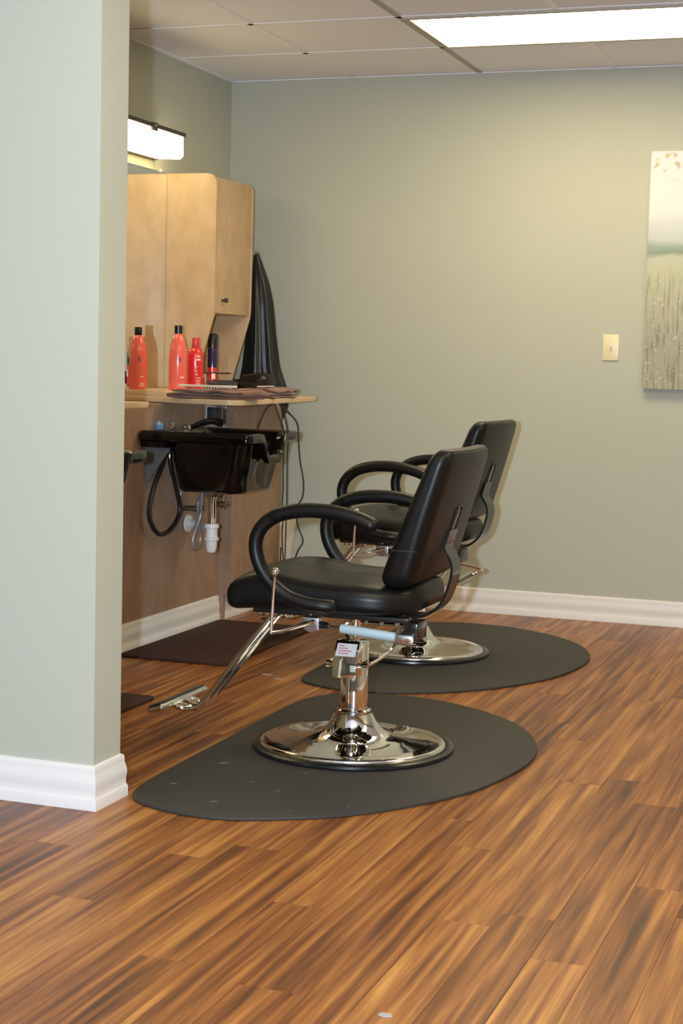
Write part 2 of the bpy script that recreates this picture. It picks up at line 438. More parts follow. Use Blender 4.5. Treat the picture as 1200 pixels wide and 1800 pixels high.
# the light panels of the ceiling
LL = {(2, 1): 'long glowing white ceiling light panel near the back wall'}
for n, (c0, r0) in enumerate(((2, 1), (5, 4), (3, 7))):
    x0 = GX+T*(c0-1)+.012; x1 = x0+2*T-.024; y1 = GY-T*(r0-1)-.012; y0 = y1-T+.024
    if x1 > XR: continue
    t = thing('ceiling_light', LL.get((c0, r0), 'glowing ceiling light panel above the foreground floor'), 'ceiling light', ((x0+x1)/2, (y0+y1)/2, HC), 0, 'ceiling light panels')
    hx, hy = (x1-x0)/2, (y1-y0)/2
    b = bmesh.new()
    box(b, -hx, hx, -hy, -hy+.022, -.006, .03); box(b, -hx, hx, hy-.022, hy, -.006, .03)
    box(b, -hx, -hx+.022, -hy+.022, hy-.022, -.006, .03); box(b, hx-.022, hx, -hy+.022, hy-.022, -.006, .03)
    obj('frame', b, 'grid_grey' if n == 0 else 'grid_white', t, smooth=False)
    obj('diffuser', BOX(-hx+.022, hx-.022, -hy+.022, hy-.022, .002, .008), 'panel_light', t, smooth=False)
    if n: t['label'] = ['', 'ceiling light panel along the right wall', 'ceiling light panel over the foreground floor'][n]

# baseboards: moulded profile (depth, height)
BP = [(0, 0), (.016, 0), (.016, .026), (.0135, .03), (.012, .034), (.012, .05), (.014, .062), (.013, .075), (.0095, .088), (.0085, .098), (.0085, .104), (.006, .110), (0, .112)]
def baseboard(name, a, b, nrm, label=None, m0=0, m1=0):
    """profile run from a to b (xy), standing out along nrm; m0/m1 = +1 outside mitre, -1 inside mitre"""
    bm = bmesh.new(); a = Vector((*a, 0)); b = Vector((*b, 0)); n = Vector((*nrm, 0)); d = (b-a).normalized()
    A = [bm.verts.new(a+n*o-d*o*m0+V(0, 0, h)) for o, h in BP]; B = [bm.verts.new(b+n*o+d*o*m1+V(0, 0, h)) for o, h in BP]
    for i in range(len(BP)-1): bm.faces.new((A[i], A[i+1], B[i+1], B[i]))
    bm.faces.new(A); bm.faces.new(list(reversed(B)))
    o = struct(name, bm, 'white_trim', label, smooth=True)
    return o
baseboard('baseboard_back', (0, 0), (XR, 0), (0, -1), 'cream moulded baseboard along the far wall')
baseboard('baseboard_station', (SX, PY1), (SX, -.817), (1, 0), 'cream moulded baseboard under the station panels')
baseboard('baseboard_corner', (SX, -.797), (SX, -.242), (1, 0), 'cream moulded baseboard beyond the upright board')
baseboard('baseboard_partition_front', (0, PY0), (PX, PY0), (0, -1), 'white moulded baseboard of the foreground partition', 0, 1)
baseboard('baseboard_partition_end', (PX, PY0), (PX, PY1), (1, 0), 'white moulded baseboard round the partition end', 1, 1)
baseboard('baseboard_right', (XR, 0), (XR, YN), (-1, 0))

# ------------------------------------------------------------------ styling stations
def station_panel(y0, y1, label, x0=SX, x1=SX+.062, z0=.115, z1=.945):
    t = thing('station_panel', label, 'panel', (x0, (y0+y1)/2, z0), 0, 'station back panels')
    h = z1-z0; hw = (y1-y0)/2; d = x1-x0
    obj('face_board', PRISM(rrect(-hw, hw, 0, h, (.004, .004, .075, .03)), d-.018, d, 'x', bev=.002), 'maple_low', t)
    obj('carcass', PRISM(rrect(-hw, hw-.03, 0, h-.02, (.002, .002, .06, .01)), .0005, d-.0185, 'x'), 'maple_low', t)
    return t
sp = station_panel(-.808, -.25, 'brown panel with rounded corner between far sink and back wall')
obj('upright_board', BOX(.0005, .030, -.2865, -.2695, -.1145, .0), 'maple_low', sp, smooth=False)
obj('side_strip', BOX(.0005, .0615, -.2865, -.2797, .0005, .829), 'maple_low', sp, smooth=False)
o = obj('metal_bracket', BOX(.012, .03, -.2885, -.2867, .715, .82, bev=.0005, seg=1), 'steel', sp); o['label'] = 'steel bracket plate with screws'
for z in (.73, .80): obj('screw', LATHE([(.003, 0), (.004, .001), (.002, .0025)], 10, (.021, -.2912, z), 'y'), 'chrome', o)
obj('screw', LATHE([(.003, 0), (.0045, .0015), (.002, .0035)], 10, (.0622, -.262, .788), 'x'), 'chrome', sp)
station_panel(-2.10, -1.775, 'brown panel edge beside the foreground partition', x1=SX+.03)

def worktop(dy, label, slabel, near=-1.50, far=-.36, fx0=.70, fx1=.60):
    t = thing('worktop', label, 'worktop', (0, dy, .958), 0, 'station worktops')
    P = [(.002, near+.26), (fx0-.09, near+.01)]
    for k in range(1, 7):
        a = -PI/2+.5*PI*k/6; P.append((fx0-.06+.06*math.cos(a), near+.06+.06*math.sin(a)))
    P += [(fx1, far), (.002, far)]
    obj('board', PRISM(P, 0, .021, 'z', bev=.002), 'maple_edge', t)
    if not slabel: return t
    sh = thing('wall_shelf', slabel, 'shelf', (0, dy, .958), 0, 'station ledges')
    obj('board', PRISM([(.002, near+.29), (.30, near+.19), (.30, far), (.002, far)], .0212, .045, 'z', bev=.002), 'maple_edge', sh)
    return t
worktop(0, 'pale wood station worktop with brown towels on it', 'narrow wood ledge under the shampoo bottles')
worktop(-1.70, 'bare wood worktop corner poking out beside the partition', None)

# upper cabinet
cb = thing('wall_cabinet', 'tall maple wall cabinet with tapered sides and one door', 'cabinet', (0, -.5, 1.003))
sidep = [(.002, .001), (.150, .001), (.155, .035), (.240, .325), (.243, .36), (.246, .88)]
for k in range(1, 7):
    a = .5*PI*k/6; sidep.append((.246-.045+.045*math.cos(a), .892+.045*math.sin(a)))
sidep.append((.002, .937))
obj('side_panel', PRISM(sidep, -.206, -.188, 'y', bev=.0015), 'maple', cb)
obj('side_panel', PRISM(sidep, .196, .214, 'y', bev=.0015), 'maple', cb)
obj('back_board', BOX(.002, .012, -.187, .195, .001, .92), 'maple', cb, smooth=False)
obj('top_board', BOX(.012, .222, -.187, .195, .90, .918), 'maple', cb, smooth=False)
obj('bottom_board', BOX(.012, .222, -.187, .195, .332, .35), 'maple', cb, smooth=False)
dr = obj('door', BOX(.222, .240, -.185, .193, .335, .922, bev=.0015), 'maple', cb)
kn = obj('knob', LATHE([(.006, 0), (.005, .010), (.009, .014), (.012, .020), (.010, .026), (.003, .028)], 16, (.240, -.115, .392), 'x'), 'bronze', dr); kn['label'] = 'dark bronze door knob'

# mirror + clip
mi = tag(obj('wall_mirror', BOX(.001, .007, -1.78, -.708, 1.004, 1.943), 'mirror', smooth=False), 'wall mirror between the light bar and the worktop', 'mirror')
obj('mirror_clip', LATHE([(.008, 0), (.008, .004), (.003, .008)], 12, (.007, -.775, 1.945), 'x'), 'cream', mi)

# vanity light bar
vl = thing('vanity_light', 'glowing light bar with dark metal top on left wall', 'light', (0, -1.3, 1.985))
yl = .48
obj('back_plate', BOX(.002, .02, -yl, yl, .0, .105), 'bronze', vl, smooth=False)
obj('top_rail', BOX(.02, .146, -yl, yl, .098, .110, bev=.001, seg=1), 'bronze', vl)
obj('front_rail', BOX(.139, .147, -yl, yl, .093, .110, bev=.001, seg=1), 'bronze', vl)
df = obj('diffuser', PRISM([(.02, .004), (.125, .0), (.139, .012), (.139, .0975), (.02, .0975)], -yl+.004, yl-.004, 'y'), 'vanity_light', vl, smooth=False)
cl = obj('clip', BOX(.1405, .150, .16, .205, .080, .113, bev=.001, seg=1), 'bronze', vl)
obj('screw', LATHE([(.005, 0), (.005, .002), (.002, .004)], 10, (.150, .185, .100), 'x'), 'steel', cl)

# ------------------------------------------------------------------ shampoo sinks
def sink(yc, label, zt=.855):
    t = thing('shampoo_sink', label, 'sink', (SX, yc, zt), 0, 'black shampoo sinks')
    # ring = rounded rectangle (x0,x1,half y,corner radii); x from the wall
    n = 7
    def ring(x0, x1, hy, z, r, notch=0.0, skew=0):
        pts = []
        for x, y in rrect(x0, x1, -hy, hy, r, n):
            dz = 0
            if notch:
                a = max(0, min(1, (x-(x1-.10))/.07)); g = max(0, min(1, (1-abs(y)/.125)/.45))
                dz = -notch*(a*a*(3-2*a))*(g*g*(3-2*g))
            pts.append((x, y, z+dz))
        # denser front edge so that the notch is smooth
        return pts
    def refine(pts):
        out = []
        m = len(pts)
        for i in range(m):
            p, q = Vector(pts[i]), Vector(pts[(i+1) % m]); k = 14 if (q-p).length > .1 else 1
            for s in range(k): out.append(tuple(p.lerp(q, s/k)))
        return out
    def loft(specs):
        bm = bmesh.new(); rings = []
        for (x0, x1, hy, z, r, notch) in specs:
            base = []
            rr = rrect(x0, x1, -hy, hy, r, n)
            m = len(rr); dense = []
            for i in range(m):
                p, q = Vector((*rr[i], 0)), Vector((*rr[(i+1) % m], 0))
                corner = (i % (n+1)) != n
                k = 1 if corner else 16
                for s_ in range(k): dense.append(p.lerp(q, s_/k))
            for p in dense:
                a = max(0, min(1, (p.x-(x1-.09))/.06)); g = max(0, min(1, (1-abs(p.y)/.12)/.5))
                base.append(bm.verts.new(V(p.x, p.y, z-notch*(a*a*(3-2*a))*(g*g*(3-2*g)))))
            rings.append(base)
        for A, B in zip(rings, rings[1:]):
            for i in range(len(A)):
                j = (i+1) % len(A); bm.faces.new((A[i], A[j], B[j], B[i]))
        bm.faces.new(rings[0]); bm.faces.new(list(reversed(rings[-1])))
        return bm
    spec = [(.135, .395, .165, -.235, .05, 0), (.125, .405, .175, -.225, .06, 0), (.112, .428, .196, -.12, .06, 0), (.106, .445, .208, -.045, .06, .055),
            (.10, .458, .222, -.042, .05, .075), (.004, .468, .246, -.038, .03, .08), (.004, .476, .254, -.034, .03, .085), (.004, .478, .256, -.006, .03, .085), (.008, .473, .252, .0, .03, .085),
            (.014, .462, .242, .0, .03, .085), (.115, .440, .205, -.006, .06, .08), (.122, .428, .19, -.05, .06, .045), (.132, .405, .175, -.16, .06, 0), (.16, .36, .12, -.205, .05, 0)]
    obj('basin', loft(spec), 'sink_black', t, angle=50)
    obj('faucet_deck', BOX(.004, .118, -.225, .225, -.066, -.0385, bev=.006), 'sink_black', t)
    obj('drain_flange', LATHE([(.042, 0), (.042, -.012), (.034, -.02), (.026, -.03)], 24, (.21, 0, -.2345)), 'steel', t)
    obj('tailpiece', LATHE([(.022, -.264), (.022, -.27), (.017, -.272), (.017, -.385)], 20, (.21, 0, 0)), 'chrome', t)
    tr = obj('trap', LATHE([(.028, -.372), (.030, -.376), (.030, -.388), (.024, -.390), (.024, -.425), (.030, -.427), (.030, -.437), (.023, -.439), (.022, -.468), (.017, -.485), (.006, -.492)], 20, (.21, 0, 0)), 'pvc_white', t)
    tr['label'] = 'white plastic drain trap'
    obj('trap_arm', TUBE(spline([(.207, .01, -.42), (.15, .09, -.405), (.07, .19, -.40), (.004, .22, -.40)], 5), .016, 12), 'pvc_white', tr)
    obj('wall_flange', LATHE([(.038, 0), (.036, .008), (.02, .012)], 20, (.003, .22, -.40), 'x'), 'pvc_white', tr)
    # supply valves
    for s in (-1, 1):
        y = .32+s*.13
        b = LATHE([(.012, .003), (.012, .05), (.016, .052), (.016, .075), (.010, .078)], 14, (0, y, -.335), 'x')
        lathe(b, [(.008, -.02), (.008, .035)], 12, (.064, y, -.335))
        v = obj('supply_valve', b, 'valve', t)
        hb = LATHE([(.006, 0), (.006, .025)], 10, (.064, y, -.335), 'y' if s > 0 else 'y')
        box(hb, .044, .084, y+.024, y+.034, -.343, -.327, bev=.003)
        obj('valve_handle', hb, 'valve', v)
    # bracket plates under the deck
    for s in (-1, 1):
        y = s*.19
        br = obj('support_bracket', PRISM([(.004, -.066), (.11, -.066), (.11, -.078), (.02, -.205), (.004, -.205)], y-.0015, y+.0015, 'y'), 'bracket_grey', t)
        obj('bolt', LATHE([(.006, 0), (.006, .006), (.002, .008)], 10, (.013, y-s*.0015, -.19), 'y'), 'zinc', br)
        obj('bolt', LATHE([(.006, 0), (.006, .006), (.002, .008)], 10, (.085, y-s*.0015, -.076), 'y'), 'zinc', br)
    # faucet on the deck: two knobs, hose handle
    fa = obj('faucet', LATHE([(.017, 0), (.017, .006), (.010, .01), (.010, .02), (.013, .022), (.013, .026), (.004, .028)], 16, (.06, -.06, 0)), 'chrome', t)
    lathe_b = LATHE([(.016, 0), (.016, .01), (.011, .014), (.004, .015)], 16, (.06, .07, 0))
    obj('tap_knob', lathe_b, 'chrome', fa)
    sh = obj('spray_handle', TUBE(spline([(.10, .02, .004), (.13, .015, .016), (.17, .01, .030), (.215, .0, .036), (.24, -.005, .030)], 6), [.010]*6+[.012]*6+[.013]*6+[.015]*6+[.017], 12), 'black_plastic', t)
    obj('spray_neck', LATHE([(.013, 0), (.013, .006), (.010, .018), (.008, .02)], 14, (.10, .02, .0)), 'chrome', sh)
    # hoses below
    hb = obj('spray_hose', TUBE(spline([(.055, -.10, -.068), (.05, -.13, -.14), (.045, -.20, -.24), (.045, -.225, -.33), (.05, -.16, -.405), (.06, -.07, -.40), (.07, .0, -.33), (.065, -.03, -.23), (.062, -.07, -.15), (.06, -.08, -.10), (.06, -.08, -.068)], 8), .0095, 10), 'hose_black', t)
    obj('hose_nut', LATHE([(.011, -.112), (.011, -.098), (.008, -.096), (.008, -.068)], 12, (.06, -.08, 0)), 'brass', hb)
    obj('supply_hose', TUBE(spline([(.075, -.045, -.068), (.075, -.045, -.12), (.07, -.01, -.19), (.062, .035, -.235), (.05, .03, -.28), (.04, -.02, -.275)], 8), .005, 8), 'hose_grey', t)
    obj('supply_hose', TUBE(spline([(.17, -.01, -.23), (.165, .0, -.29), (.155, .01, -.35), (.142, -.025, -.43), (.142, -.015, -.475), (.142, .025, -.475), (.142, .045, -.43), (.145, .01, -.34), (.15, .0, -.29), (.145, .03, -.27), (.13, .04, -.34), (.11, .06, -.42), (.064, .19, -.36)], 8), .006, 8), 'hose_grey', t)
    return t
sink(-1.36, 'glossy black shampoo sink with white trap under far worktop')
sink(-2.72, 'glossy black sink lobe poking out beside the partition', .832)
o = tag(rbo := obj('cleaner_bottle', LATHE([(.004, 0), (.016, .001), (.018, .005), (.018, .02), (.010, .028), (.006, .03), (.002, .034)], 16), 'blue_plastic'), 'small blue plastic cap on the back of the sink', 'cap')
o.location = (.372, -1.50, .8555)

# outlet with black plug under worktop
ot = thing('power_outlet', 'metal outlet plate with black adapter under the worktop', 'outlet', (SX, -.925, .855))
obj('plate', BOX(.0005, .005, -.042, .042, 0, .098, bev=.001, seg=1), 'zinc', ot)
ad = obj('adapter', BOX(.0055, .04, -.032, .03, .012, .076, bev=.003), 'plug_black', ot)
obj('socket', BOX(.0052, .008, -.014, .014, .078, .092, bev=.001, seg=1), 'ivory', ot)

# ------------------------------------------------------------------ things on the worktop
ZL, ZW = 1.0035, .9795            # ledge and board heights
def bottle(name, label, x, y, z, h, r, body, cap, group, slim=True):
    t = thing(name, label, 'bottle', (x, y, z), 0, group)
    if slim:
        prof = [(r*.5, 0), (r*.94, .0), (r, .006), (r, h*.48), (r*.97, h*.58), (r*.86, h*.70), (r*.68, h*.79), (r*.46, h*.862), (r*.40, h*.868), (r*.4, h*.875)]
        obj('body', LATHE(prof, 40, (0, 0, 0)), body, t)
        obj('cap', LATHE([(r*.42, h*.872), (r*.44, h*.876), (r*.44, h*.992), (r*.40, h)], 28), cap, t)
    else:
        prof = [(r*.5, 0), (r*.94, 0), (r, .005), (r, h*.66), (r*.95, h*.72), (r*.75, h*.78), (r*.5, h*.805), (r*.42, h*.81)]
        obj('body', LATHE(prof, 40), body, t)
        obj('cap', LATHE([(r*.44, h*.808), (r*.48, h*.82), (r*.46, h*.985), (r*.42, h)], 28), cap, t)
    return t
def arc_label(parent, r, a0, a1, z0, z1, m, name='label_print', seg=8):
    bm = bmesh.new(); A = []; B = []
    for k in range(seg+1):
        a = a0+(a1-a0)*k/seg
        A.append(bm.verts.new(V(r*math.cos(a), r*math.sin(a), z0))); B.append(bm.verts.new(V(r*math.cos(a), r*math.sin(a), z1)))
    for k in range(seg): bm.faces.new((A[k], A[k+1], B[k+1], B[k]))
    return obj(name, bm, m, parent)
b1 = bottle('shampoo_bottle', 'leftmost coral shampoo bottle with black cap', .115, -1.18, ZL, .256, .036, 'coral', 'black_plastic', 'shampoo bottles')
b2 = bottle('shampoo_bottle', 'coral shampoo bottle with black cap next to small red bottle', .245, -1.07, ZL, .268, .038, 'coral', 'black_plastic', 'shampoo bottles')
b3 = bottle('shampoo_bottle', 'small red bottle with red cap and pale lettering', .285, -.985, ZL, .220, .033, 'red', 'red_cap', 'shampoo bottles', slim=False)
CA = math.atan2(-7.3+1.07, 3.18-.25)
for b, r in ((b1, .0364), (b2, .0384)):
    arc_label(b, r, CA+.25, CA+.75, .050, .056, 'label_pink'); arc_label(b, r, CA+.25, CA+.9, .014, .018, 'label_pink')
    arc_label(b, r, CA+.25, CA+.85, .022, .026, 'label_pink'); arc_label(b, r, CA+.05, CA+.32, .115, .135, 'label_dark'); arc_label(b, r, CA-.55, CA-.25, .03, .037, 'print_red')
for z, h, a in ((.138, .008, .55), (.124, .009, .6), (.062, .008, .2), (.078, .006, .14), (.092, .012, .1), (.05, .004, .65), (.041, .003, .65), (.034, .003, .6), (.026, .003, .62), (.018, .003, .5)):
    arc_label(b3, .0334, CA+.12, CA+.12+a, z, z+h, 'label_pink')
hs = thing('hairspray_can', 'tall dark purple hairspray can in the cabinet niche', 'can', (.205, -.63, ZL))
obj('body', LATHE([(.016, 0), (.021, 0), (.022, .004), (.022, .172), (.020, .180)], 32), 'purple', hs)
obj('cap', LATHE([(.0215, .181), (.0215, .228), (.018, .241), (.008, .246)], 32), 'black_plastic', hs)
arc_label(hs, .0223, CA-1.2, CA+1.2, .006, .095, 'red', 'label_band', 20)
arc_label(hs, .0226, CA+.05, CA+.6, .045, .075, 'label_white', 'barcode_label', 8)
jr = thing('glass_jar', 'small clear glass jar beside the red bottle', 'jar', (.245, -.83, ZL))
obj('glass', LATHE([(.018, 0), (.022, .002), (.023, .05), (.019, .062), (.019, .07), (.0165, .07), (.0165, .061), (.0205, .05), (.02, .006), (.005, .005)], 28), 'glass', jr)
co = tag(obj('styling_comb', BOX(-.075, .075, -.004, .004, -.003, .003, bev=.001, seg=1), 'black_plastic'), 'thin black comb resting level across the jar', 'comb')
co.location = (.300, -.83, ZL+.0735); co.rotation_euler = (0, 0, .1)

def towel(name, label, cx, cy, L, W, th, rz, z0, sd):
    """a cloth folded into an S of three layers, its folds at the two ends"""
    rn = random.Random(sd); t = thing(name, label, 'towel', (cx, cy, z0), rz, 'brown salon towels')
    h = L/2; lay = th*1.12; pts = []
    def add(x0, x1, z, n=14):
        for i in range(n+1): pts.append((x0+(x1-x0)*i/n, z))
    def bend(x, z, sg):
        for i in range(1, 6): a = -PI/2+PI*i/6; pts.append((x+sg*lay/2*math.cos(a), z+lay/2+lay/2*math.sin(a)))
    z = th/2
    add(h-.02, -h+lay, z); bend(-h+lay, z, -1); add(-h+lay, h-lay, z+lay); bend(h-lay, z+lay, 1); add(h-lay, -h+.03, z+2*lay)
    bm = bmesh.new(); ny = 14; n = len(pts); p1, p2 = rn.uniform(0, 6), rn.uniform(0, 6); top = []; bot = []
    for j in range(ny+1):
        v = -1+2*j/ny; A = []; B = []
        for i, (x, zz) in enumerate(pts):
            q = pts[min(i+1, n-1)]; p = pts[max(i-1, 0)]; d = Vector((q[0]-p[0], q[1]-p[1])).normalized(); nn = Vector((-d.y, d.x))
            k = zz/(3*lay)
            wob = k*(.0045*math.sin(14*x/L+p1+2*v)+.003*math.sin(4*v+p2))
            yy = v*W/2*(1-.03*k)+.010*math.sin(9*x/L+p2+3*k)*abs(v)
            hh = th/2*.97*(1-.55*abs(v)**6)
            A.append(bm.verts.new(V(x+.008*math.sin(3*v+p1), yy, zz+wob)+V(nn.x, 0, nn.y)*hh)); B.append(bm.verts.new(V(x+.008*math.sin(3*v+p1), yy, zz+wob)-V(nn.x, 0, nn.y)*hh))
        top.append(A); bot.append(B)
    for j in range(ny):
        for i in range(n-1):
            bm.faces.new((top[j][i], top[j][i+1], top[j+1][i+1], top[j+1][i])); bm.faces.new((bot[j][i], bot[j+1][i], bot[j+1][i+1], bot[j][i+1]))
        for i in (0, n-1): bm.faces.new((top[j][i], top[j+1][i], bot[j+1][i], bot[j][i]))
    for j in (0, ny):
        for i in range(n-1): bm.faces.new((top[j][i], bot[j][i], bot[j][i+1], top[j][i+1]))
    obj('cloth', bm, 'towel', t, angle=70)
    return t
towel('folded_towel', 'brown folded towel under the hairbrush on worktop corner', .555, -1.335, .35, .22, .0105, -.12, ZW, 4)
towel('folded_towel', 'brown folded towel at the far end of worktop', .565, -.86, .44, .16, .0115, 1.67, ZW, 9)

hb = thing('hairbrush', 'pale wooden hairbrush lying bristles up on brown towel', 'hairbrush', (.50, -1.345, ZW+.0445), .06)
hp = [(-.115, -.009), (-.03, -.009), (-.01, -.012), (.0, -.018), (.04, -.026), (.09, -.026), (.12, -.016), (.13, 0)]
obj('handle', PRISM(hp+[(x, -y) for x, y in reversed(hp[:-1])], 0, .009, 'z', bev=.002), 'cream', hb)
obj('cushion', rbox(.058, .021, .005, .005, 3, 4, lambda x, y, z: (x+.064, y*(1-.5*(x/.058)**2), z+.013)), 'bristle', hb)
bm = bmesh.new()
for ix in range(11):
    for iy in range(-2, 3):
        px_, py_ = .014+ix*.010, iy*.007
        if abs(py_) > .02*(1-.45*((px_-.064)/.058)**2): continue
        tube(bm, [(px_, py_, .015), (px_+(px_-.064)*.08, py_*1.15, .030)], .0011, 5)
bs = obj('bristles', bm, 'bristle', hb); bs['kind'] = 'stuff'
hb2 = thing('hairbrush', 'clear bristled brush behind the first hairbrush', 'hairbrush', (.40, -1.13, ZW+.001), .5)
obj('handle', PRISM([(-.02, -.024), (.10, -.026), (.12, 0), (.10, .026), (-.02, .024)], 0, .016, 'z', bev=.003), 'bristle_clear', hb2)
bm = bmesh.new()
for ix in range(11):
    for iy in range(-2, 3): tube(bm, [(-.01+ix*.011, iy*.009, .016), (-.012+ix*.0115, iy*.0098, .042)], .0012, 5)
bs = obj('bristles', bm, 'bristle_clear', hb2); bs['kind'] = 'stuff'
o = tag(obj('rat_tail_comb', BOX(-.075, .075, -.007, .007, 0, .004, bev=.0015), 'label_white'), 'thin pale comb lying on the far towel', 'comb')
o.location = (.585, -.93, ZW+.0455); o.rotation_euler = (0, 0, 1.52)
# black hair dryer
hd = thing('hair_dryer', 'black hair dryer standing before the hanging cape', 'hair dryer', (.37, -.50, ZL-.0235), -.3)
obj('barrel', LATHE([(.020, -.09), (.026, -.085), (.034, -.03), (.038, .02), (.037, .05), (.028, .07), (.01, .075)], 24, (.0, 0, .062), 'x'), 'black_plastic', hd)
obj('handle', TUBE(spline([(.02, 0, .032), (.03, -.01, .02), (.055, -.03, .015), (.10, -.05, .0145)], 5), .0135, 12), 'black_plastic', hd)
obj('nozzle', BOX(-.125, -.088, -.028, .028, .055, .069, bev=.004), 'black_plastic', hd)

# ------------------------------------------------------------------ hanging cape
def cape():
    t = thing('salon_cape', 'long black salon cape hanging in folds by the back wall', 'cape', (0, -.17, 0))
    bm = bmesh.new(); rows, cols = 34, 72; G = []
    prof = [(1.635, .215, .010, .012), (1.59, .220, .022, .022), (1.50, .232, .042, .04), (1.40, .240, .056, .05), (1.25, .244, .068, .055), (1.10, .246, .086, .065), (1.00, .250, .116, .07), (.92, .285, .095, .06), (.86, .285, .075, .05), (.82, .285, .05, .04)]
    def at(z):
        for a, b in zip(prof, prof[1:]):
            if a[0] >= z >= b[0]:
                f = (a[0]-z)/(a[0]-b[0]); return [a[i]+(b[i]-a[i])*f for i in range(1, 4)]
        return list(prof[-1][1:])
    for r in range(rows+1):
        z = 1.635-(1.635-.82)*r/rows; cx, ax, ay = at(z); ring = []
        am = min(1, r/8)
        for c in range(cols):
            a = 2*PI*c/cols
            f = 1+am*(.11*math.sin(6*a+.8*math.sin(z*4))+.045*math.sin(13*a+1.3+z*2)-.05*abs(math.sin(3*a+1)))
            ring.append(bm.verts.new(V(cx+ax*f*math.cos(a), ay*f*math.sin(a), z+.012*math.sin(3*a)*(r/rows))))
        G.append(ring)
    for A, B in zip(G, G[1:]):
        for c in range(cols):
            d = (c+1) % cols; bm.faces.new((A[c], A[d], B[d], B[c]))
    bm.faces.new(list(reversed(G[0]))); bm.faces.new(G[-1])
    obj('cloth', bm, 'cape', t, angle=70)
    obj('hook', TUBE(spline([(.215, -.111, 1.63), (.215, -.06, 1.625), (.215, -.01, 1.63), (.215, .0, 1.65)], 5), .005, 8), 'steel', t)
    obj('zip_pull', TUBE([(.40, -.03, .915), (.425, -.03, .885)], .006, 8), 'zinc', t)
cape()

# ------------------------------------------------------------------ waste bin and cords behind the stations
bn = thing('waste_bin', 'white plastic waste bin in the corner behind the panel', 'bin', (.29, -.125, .001))
bm = bmesh.new(); R = []
for hx, hy, z, r in ((.06, .06, 0, .01), (.066, .064, .004, .012), (.108, .10, .425, .016), (.115, .107, .426, .018), (.115, .107, .44, .018), (.108, .10, .44, .016), (.105, .097, .42, .015), (.064, .06, .012, .012)):
    R.append([bm.verts.new(V(x, y, z)) for x, y in rrect(-hx, hx, -hy, hy, r, 4)])
for A, B in zip(R, R[1:]):
    for i in range(len(A)): bm.faces.new((A[i], A[(i+1) % len(A)], B[(i+1) % len(A)], B[i]))
bm.faces.new(list(reversed(R[0]))); bm.faces.new(R[-1])
obj('body', bm, 'bin_white', bn)
def cord(label, pts, r=.0035, m='cord'):
    t = tag(obj('power_cord', TUBE(spline(pts, 8), r, 8), m), label, 'cord', 'loose power cords'); return t  # plain appliance power cords such as the hair dryer's, not extension leads
cord('long black cord looping down the back wall beside the bin', [(.452, -.30, .956), (.40, -.25, .92), (.415, -.12, .85), (.418, -.10, .76), (.428, -.10, .67), (.447, -.10, .575), (.445, -.10, .50), (.415, -.10, .44), (.425, -.10, .36), (.452, -.10, .29), (.425, -.10, .235), (.385, -.06, .14), (.40, -.06, .05), (.43, -.06, .0045)])
cord('straight thin cord dropping behind the near armrest', [(.425, -.37, .9575), (.425, -.33, .92), (.422, -.25, .80), (.422, -.25, .65), (.424, -.25, .52), (.424, -.25, .40), (.422, -.25, .27), (.419, -.25, .14), (.42, -.25, .04), (.425, -.25, .0045)], .003)
cord('black cord hanging against the panel edge below the sink', [(.398, -.39, .9575), (.398, -.35, .93), (.397, -.24, .80), (.397, -.238, .62), (.399, -.24, .54), (.397, -.24, .47), (.408, -.242, .42), (.402, -.242, .36), (.404, -.242, .27), (.41, -.242, .20), (.40, -.242, .15), (.395, -.24, .22), (.397, -.24, .27)], .003)
cord('thin cord slanting down the panel under the worktop', [(.46, -.44, .957), (.412, -.47, .93), (.398, -.52, .87), (.397, -.56, .81), (.397, -.58, .75)], .003)

# ------------------------------------------------------------------ floor mats
def mat_outline(pts): return [(p.x, p.y) for p in spline([(*p, 0) for p in pts], 6, True)]
M1 = [(1.30, -3.54), (1.375, -3.625), (1.515, -3.665), (1.66, -3.645), (1.89, -3.495), (2.08, -3.215), (2.16, -2.92), (2.168, -2.655), (2.09, -2.405), (1.955, -2.22), (1.765, -2.085), (1.59, -2.035), (1.43, -2.055), (1.325, -2.13), (1.275, -2.28), (1.272, -2.60), (1.275, -3.00), (1.28, -3.35)]
def fmat(label, ox, oy, marks):
    t = thing('anti_fatigue_mat', label, 'mat', (1.66+ox, -2.82+oy, .0003), 0, 'black half-round mats')
    obj('rubber', PRISM(mat_outline([(x-1.66, y+2.82) for x, y in M1]), 0, .0085, 'z', bev=.003), 'rubber_mat', t)
    bm = bmesh.new()
    for (x, y, l, w_, a) in marks:
        P = [(x+math.cos(a)*l*u-math.sin(a)*w_*v, y+math.sin(a)*l*u+math.cos(a)*w_*v) for u, v in ((-1, -.2), (-.3, -1), (.5, -.6), (1, .1), (.4, 1), (-.5, .7))]
        prism(bm, P, .0085, .0089, 'z')
    s_ = obj('scuff_marks', bm, 'scuff', t, smooth=False); s_['kind'] = 'stuff'
    return t
rnd = random.Random(3)
mk = [(-.13, -.72, .012, .004, .4), (-.02, -.55, .008, .003, .9), (-.12, -.50, .006, .003, 0), (-.30, -.60, .01, .004, .7), (-.27, -.34, .016, .006, .5), (-.22, .03, .01, .003, .2), (-.02, -.35, .005, .003, 0), (.2, -.62, .004, .003, 0), (.08, -.72, .004, .002, 1)]
fmat('black half-round rubber mat under the nearest salon chair', 0, 0, mk)
fmat('black half-round rubber mat under the far salon chair', -.16, 1.645, [(-.1, -.72, .006, .003, .4), (-.3, -.62, .005, .003, 0), (.2, -.4, .004, .002, 0)])
def brown(label, x0, x1, y0, y1):
    t = tag(obj('brown_floor_mat', PRISM(rrect(x0, x1, y0, y1, .02, 4), .0003, .012, 'z', bev=.004), 'brown_mat'), label, 'mat', 'brown mats under the sinks'); return t
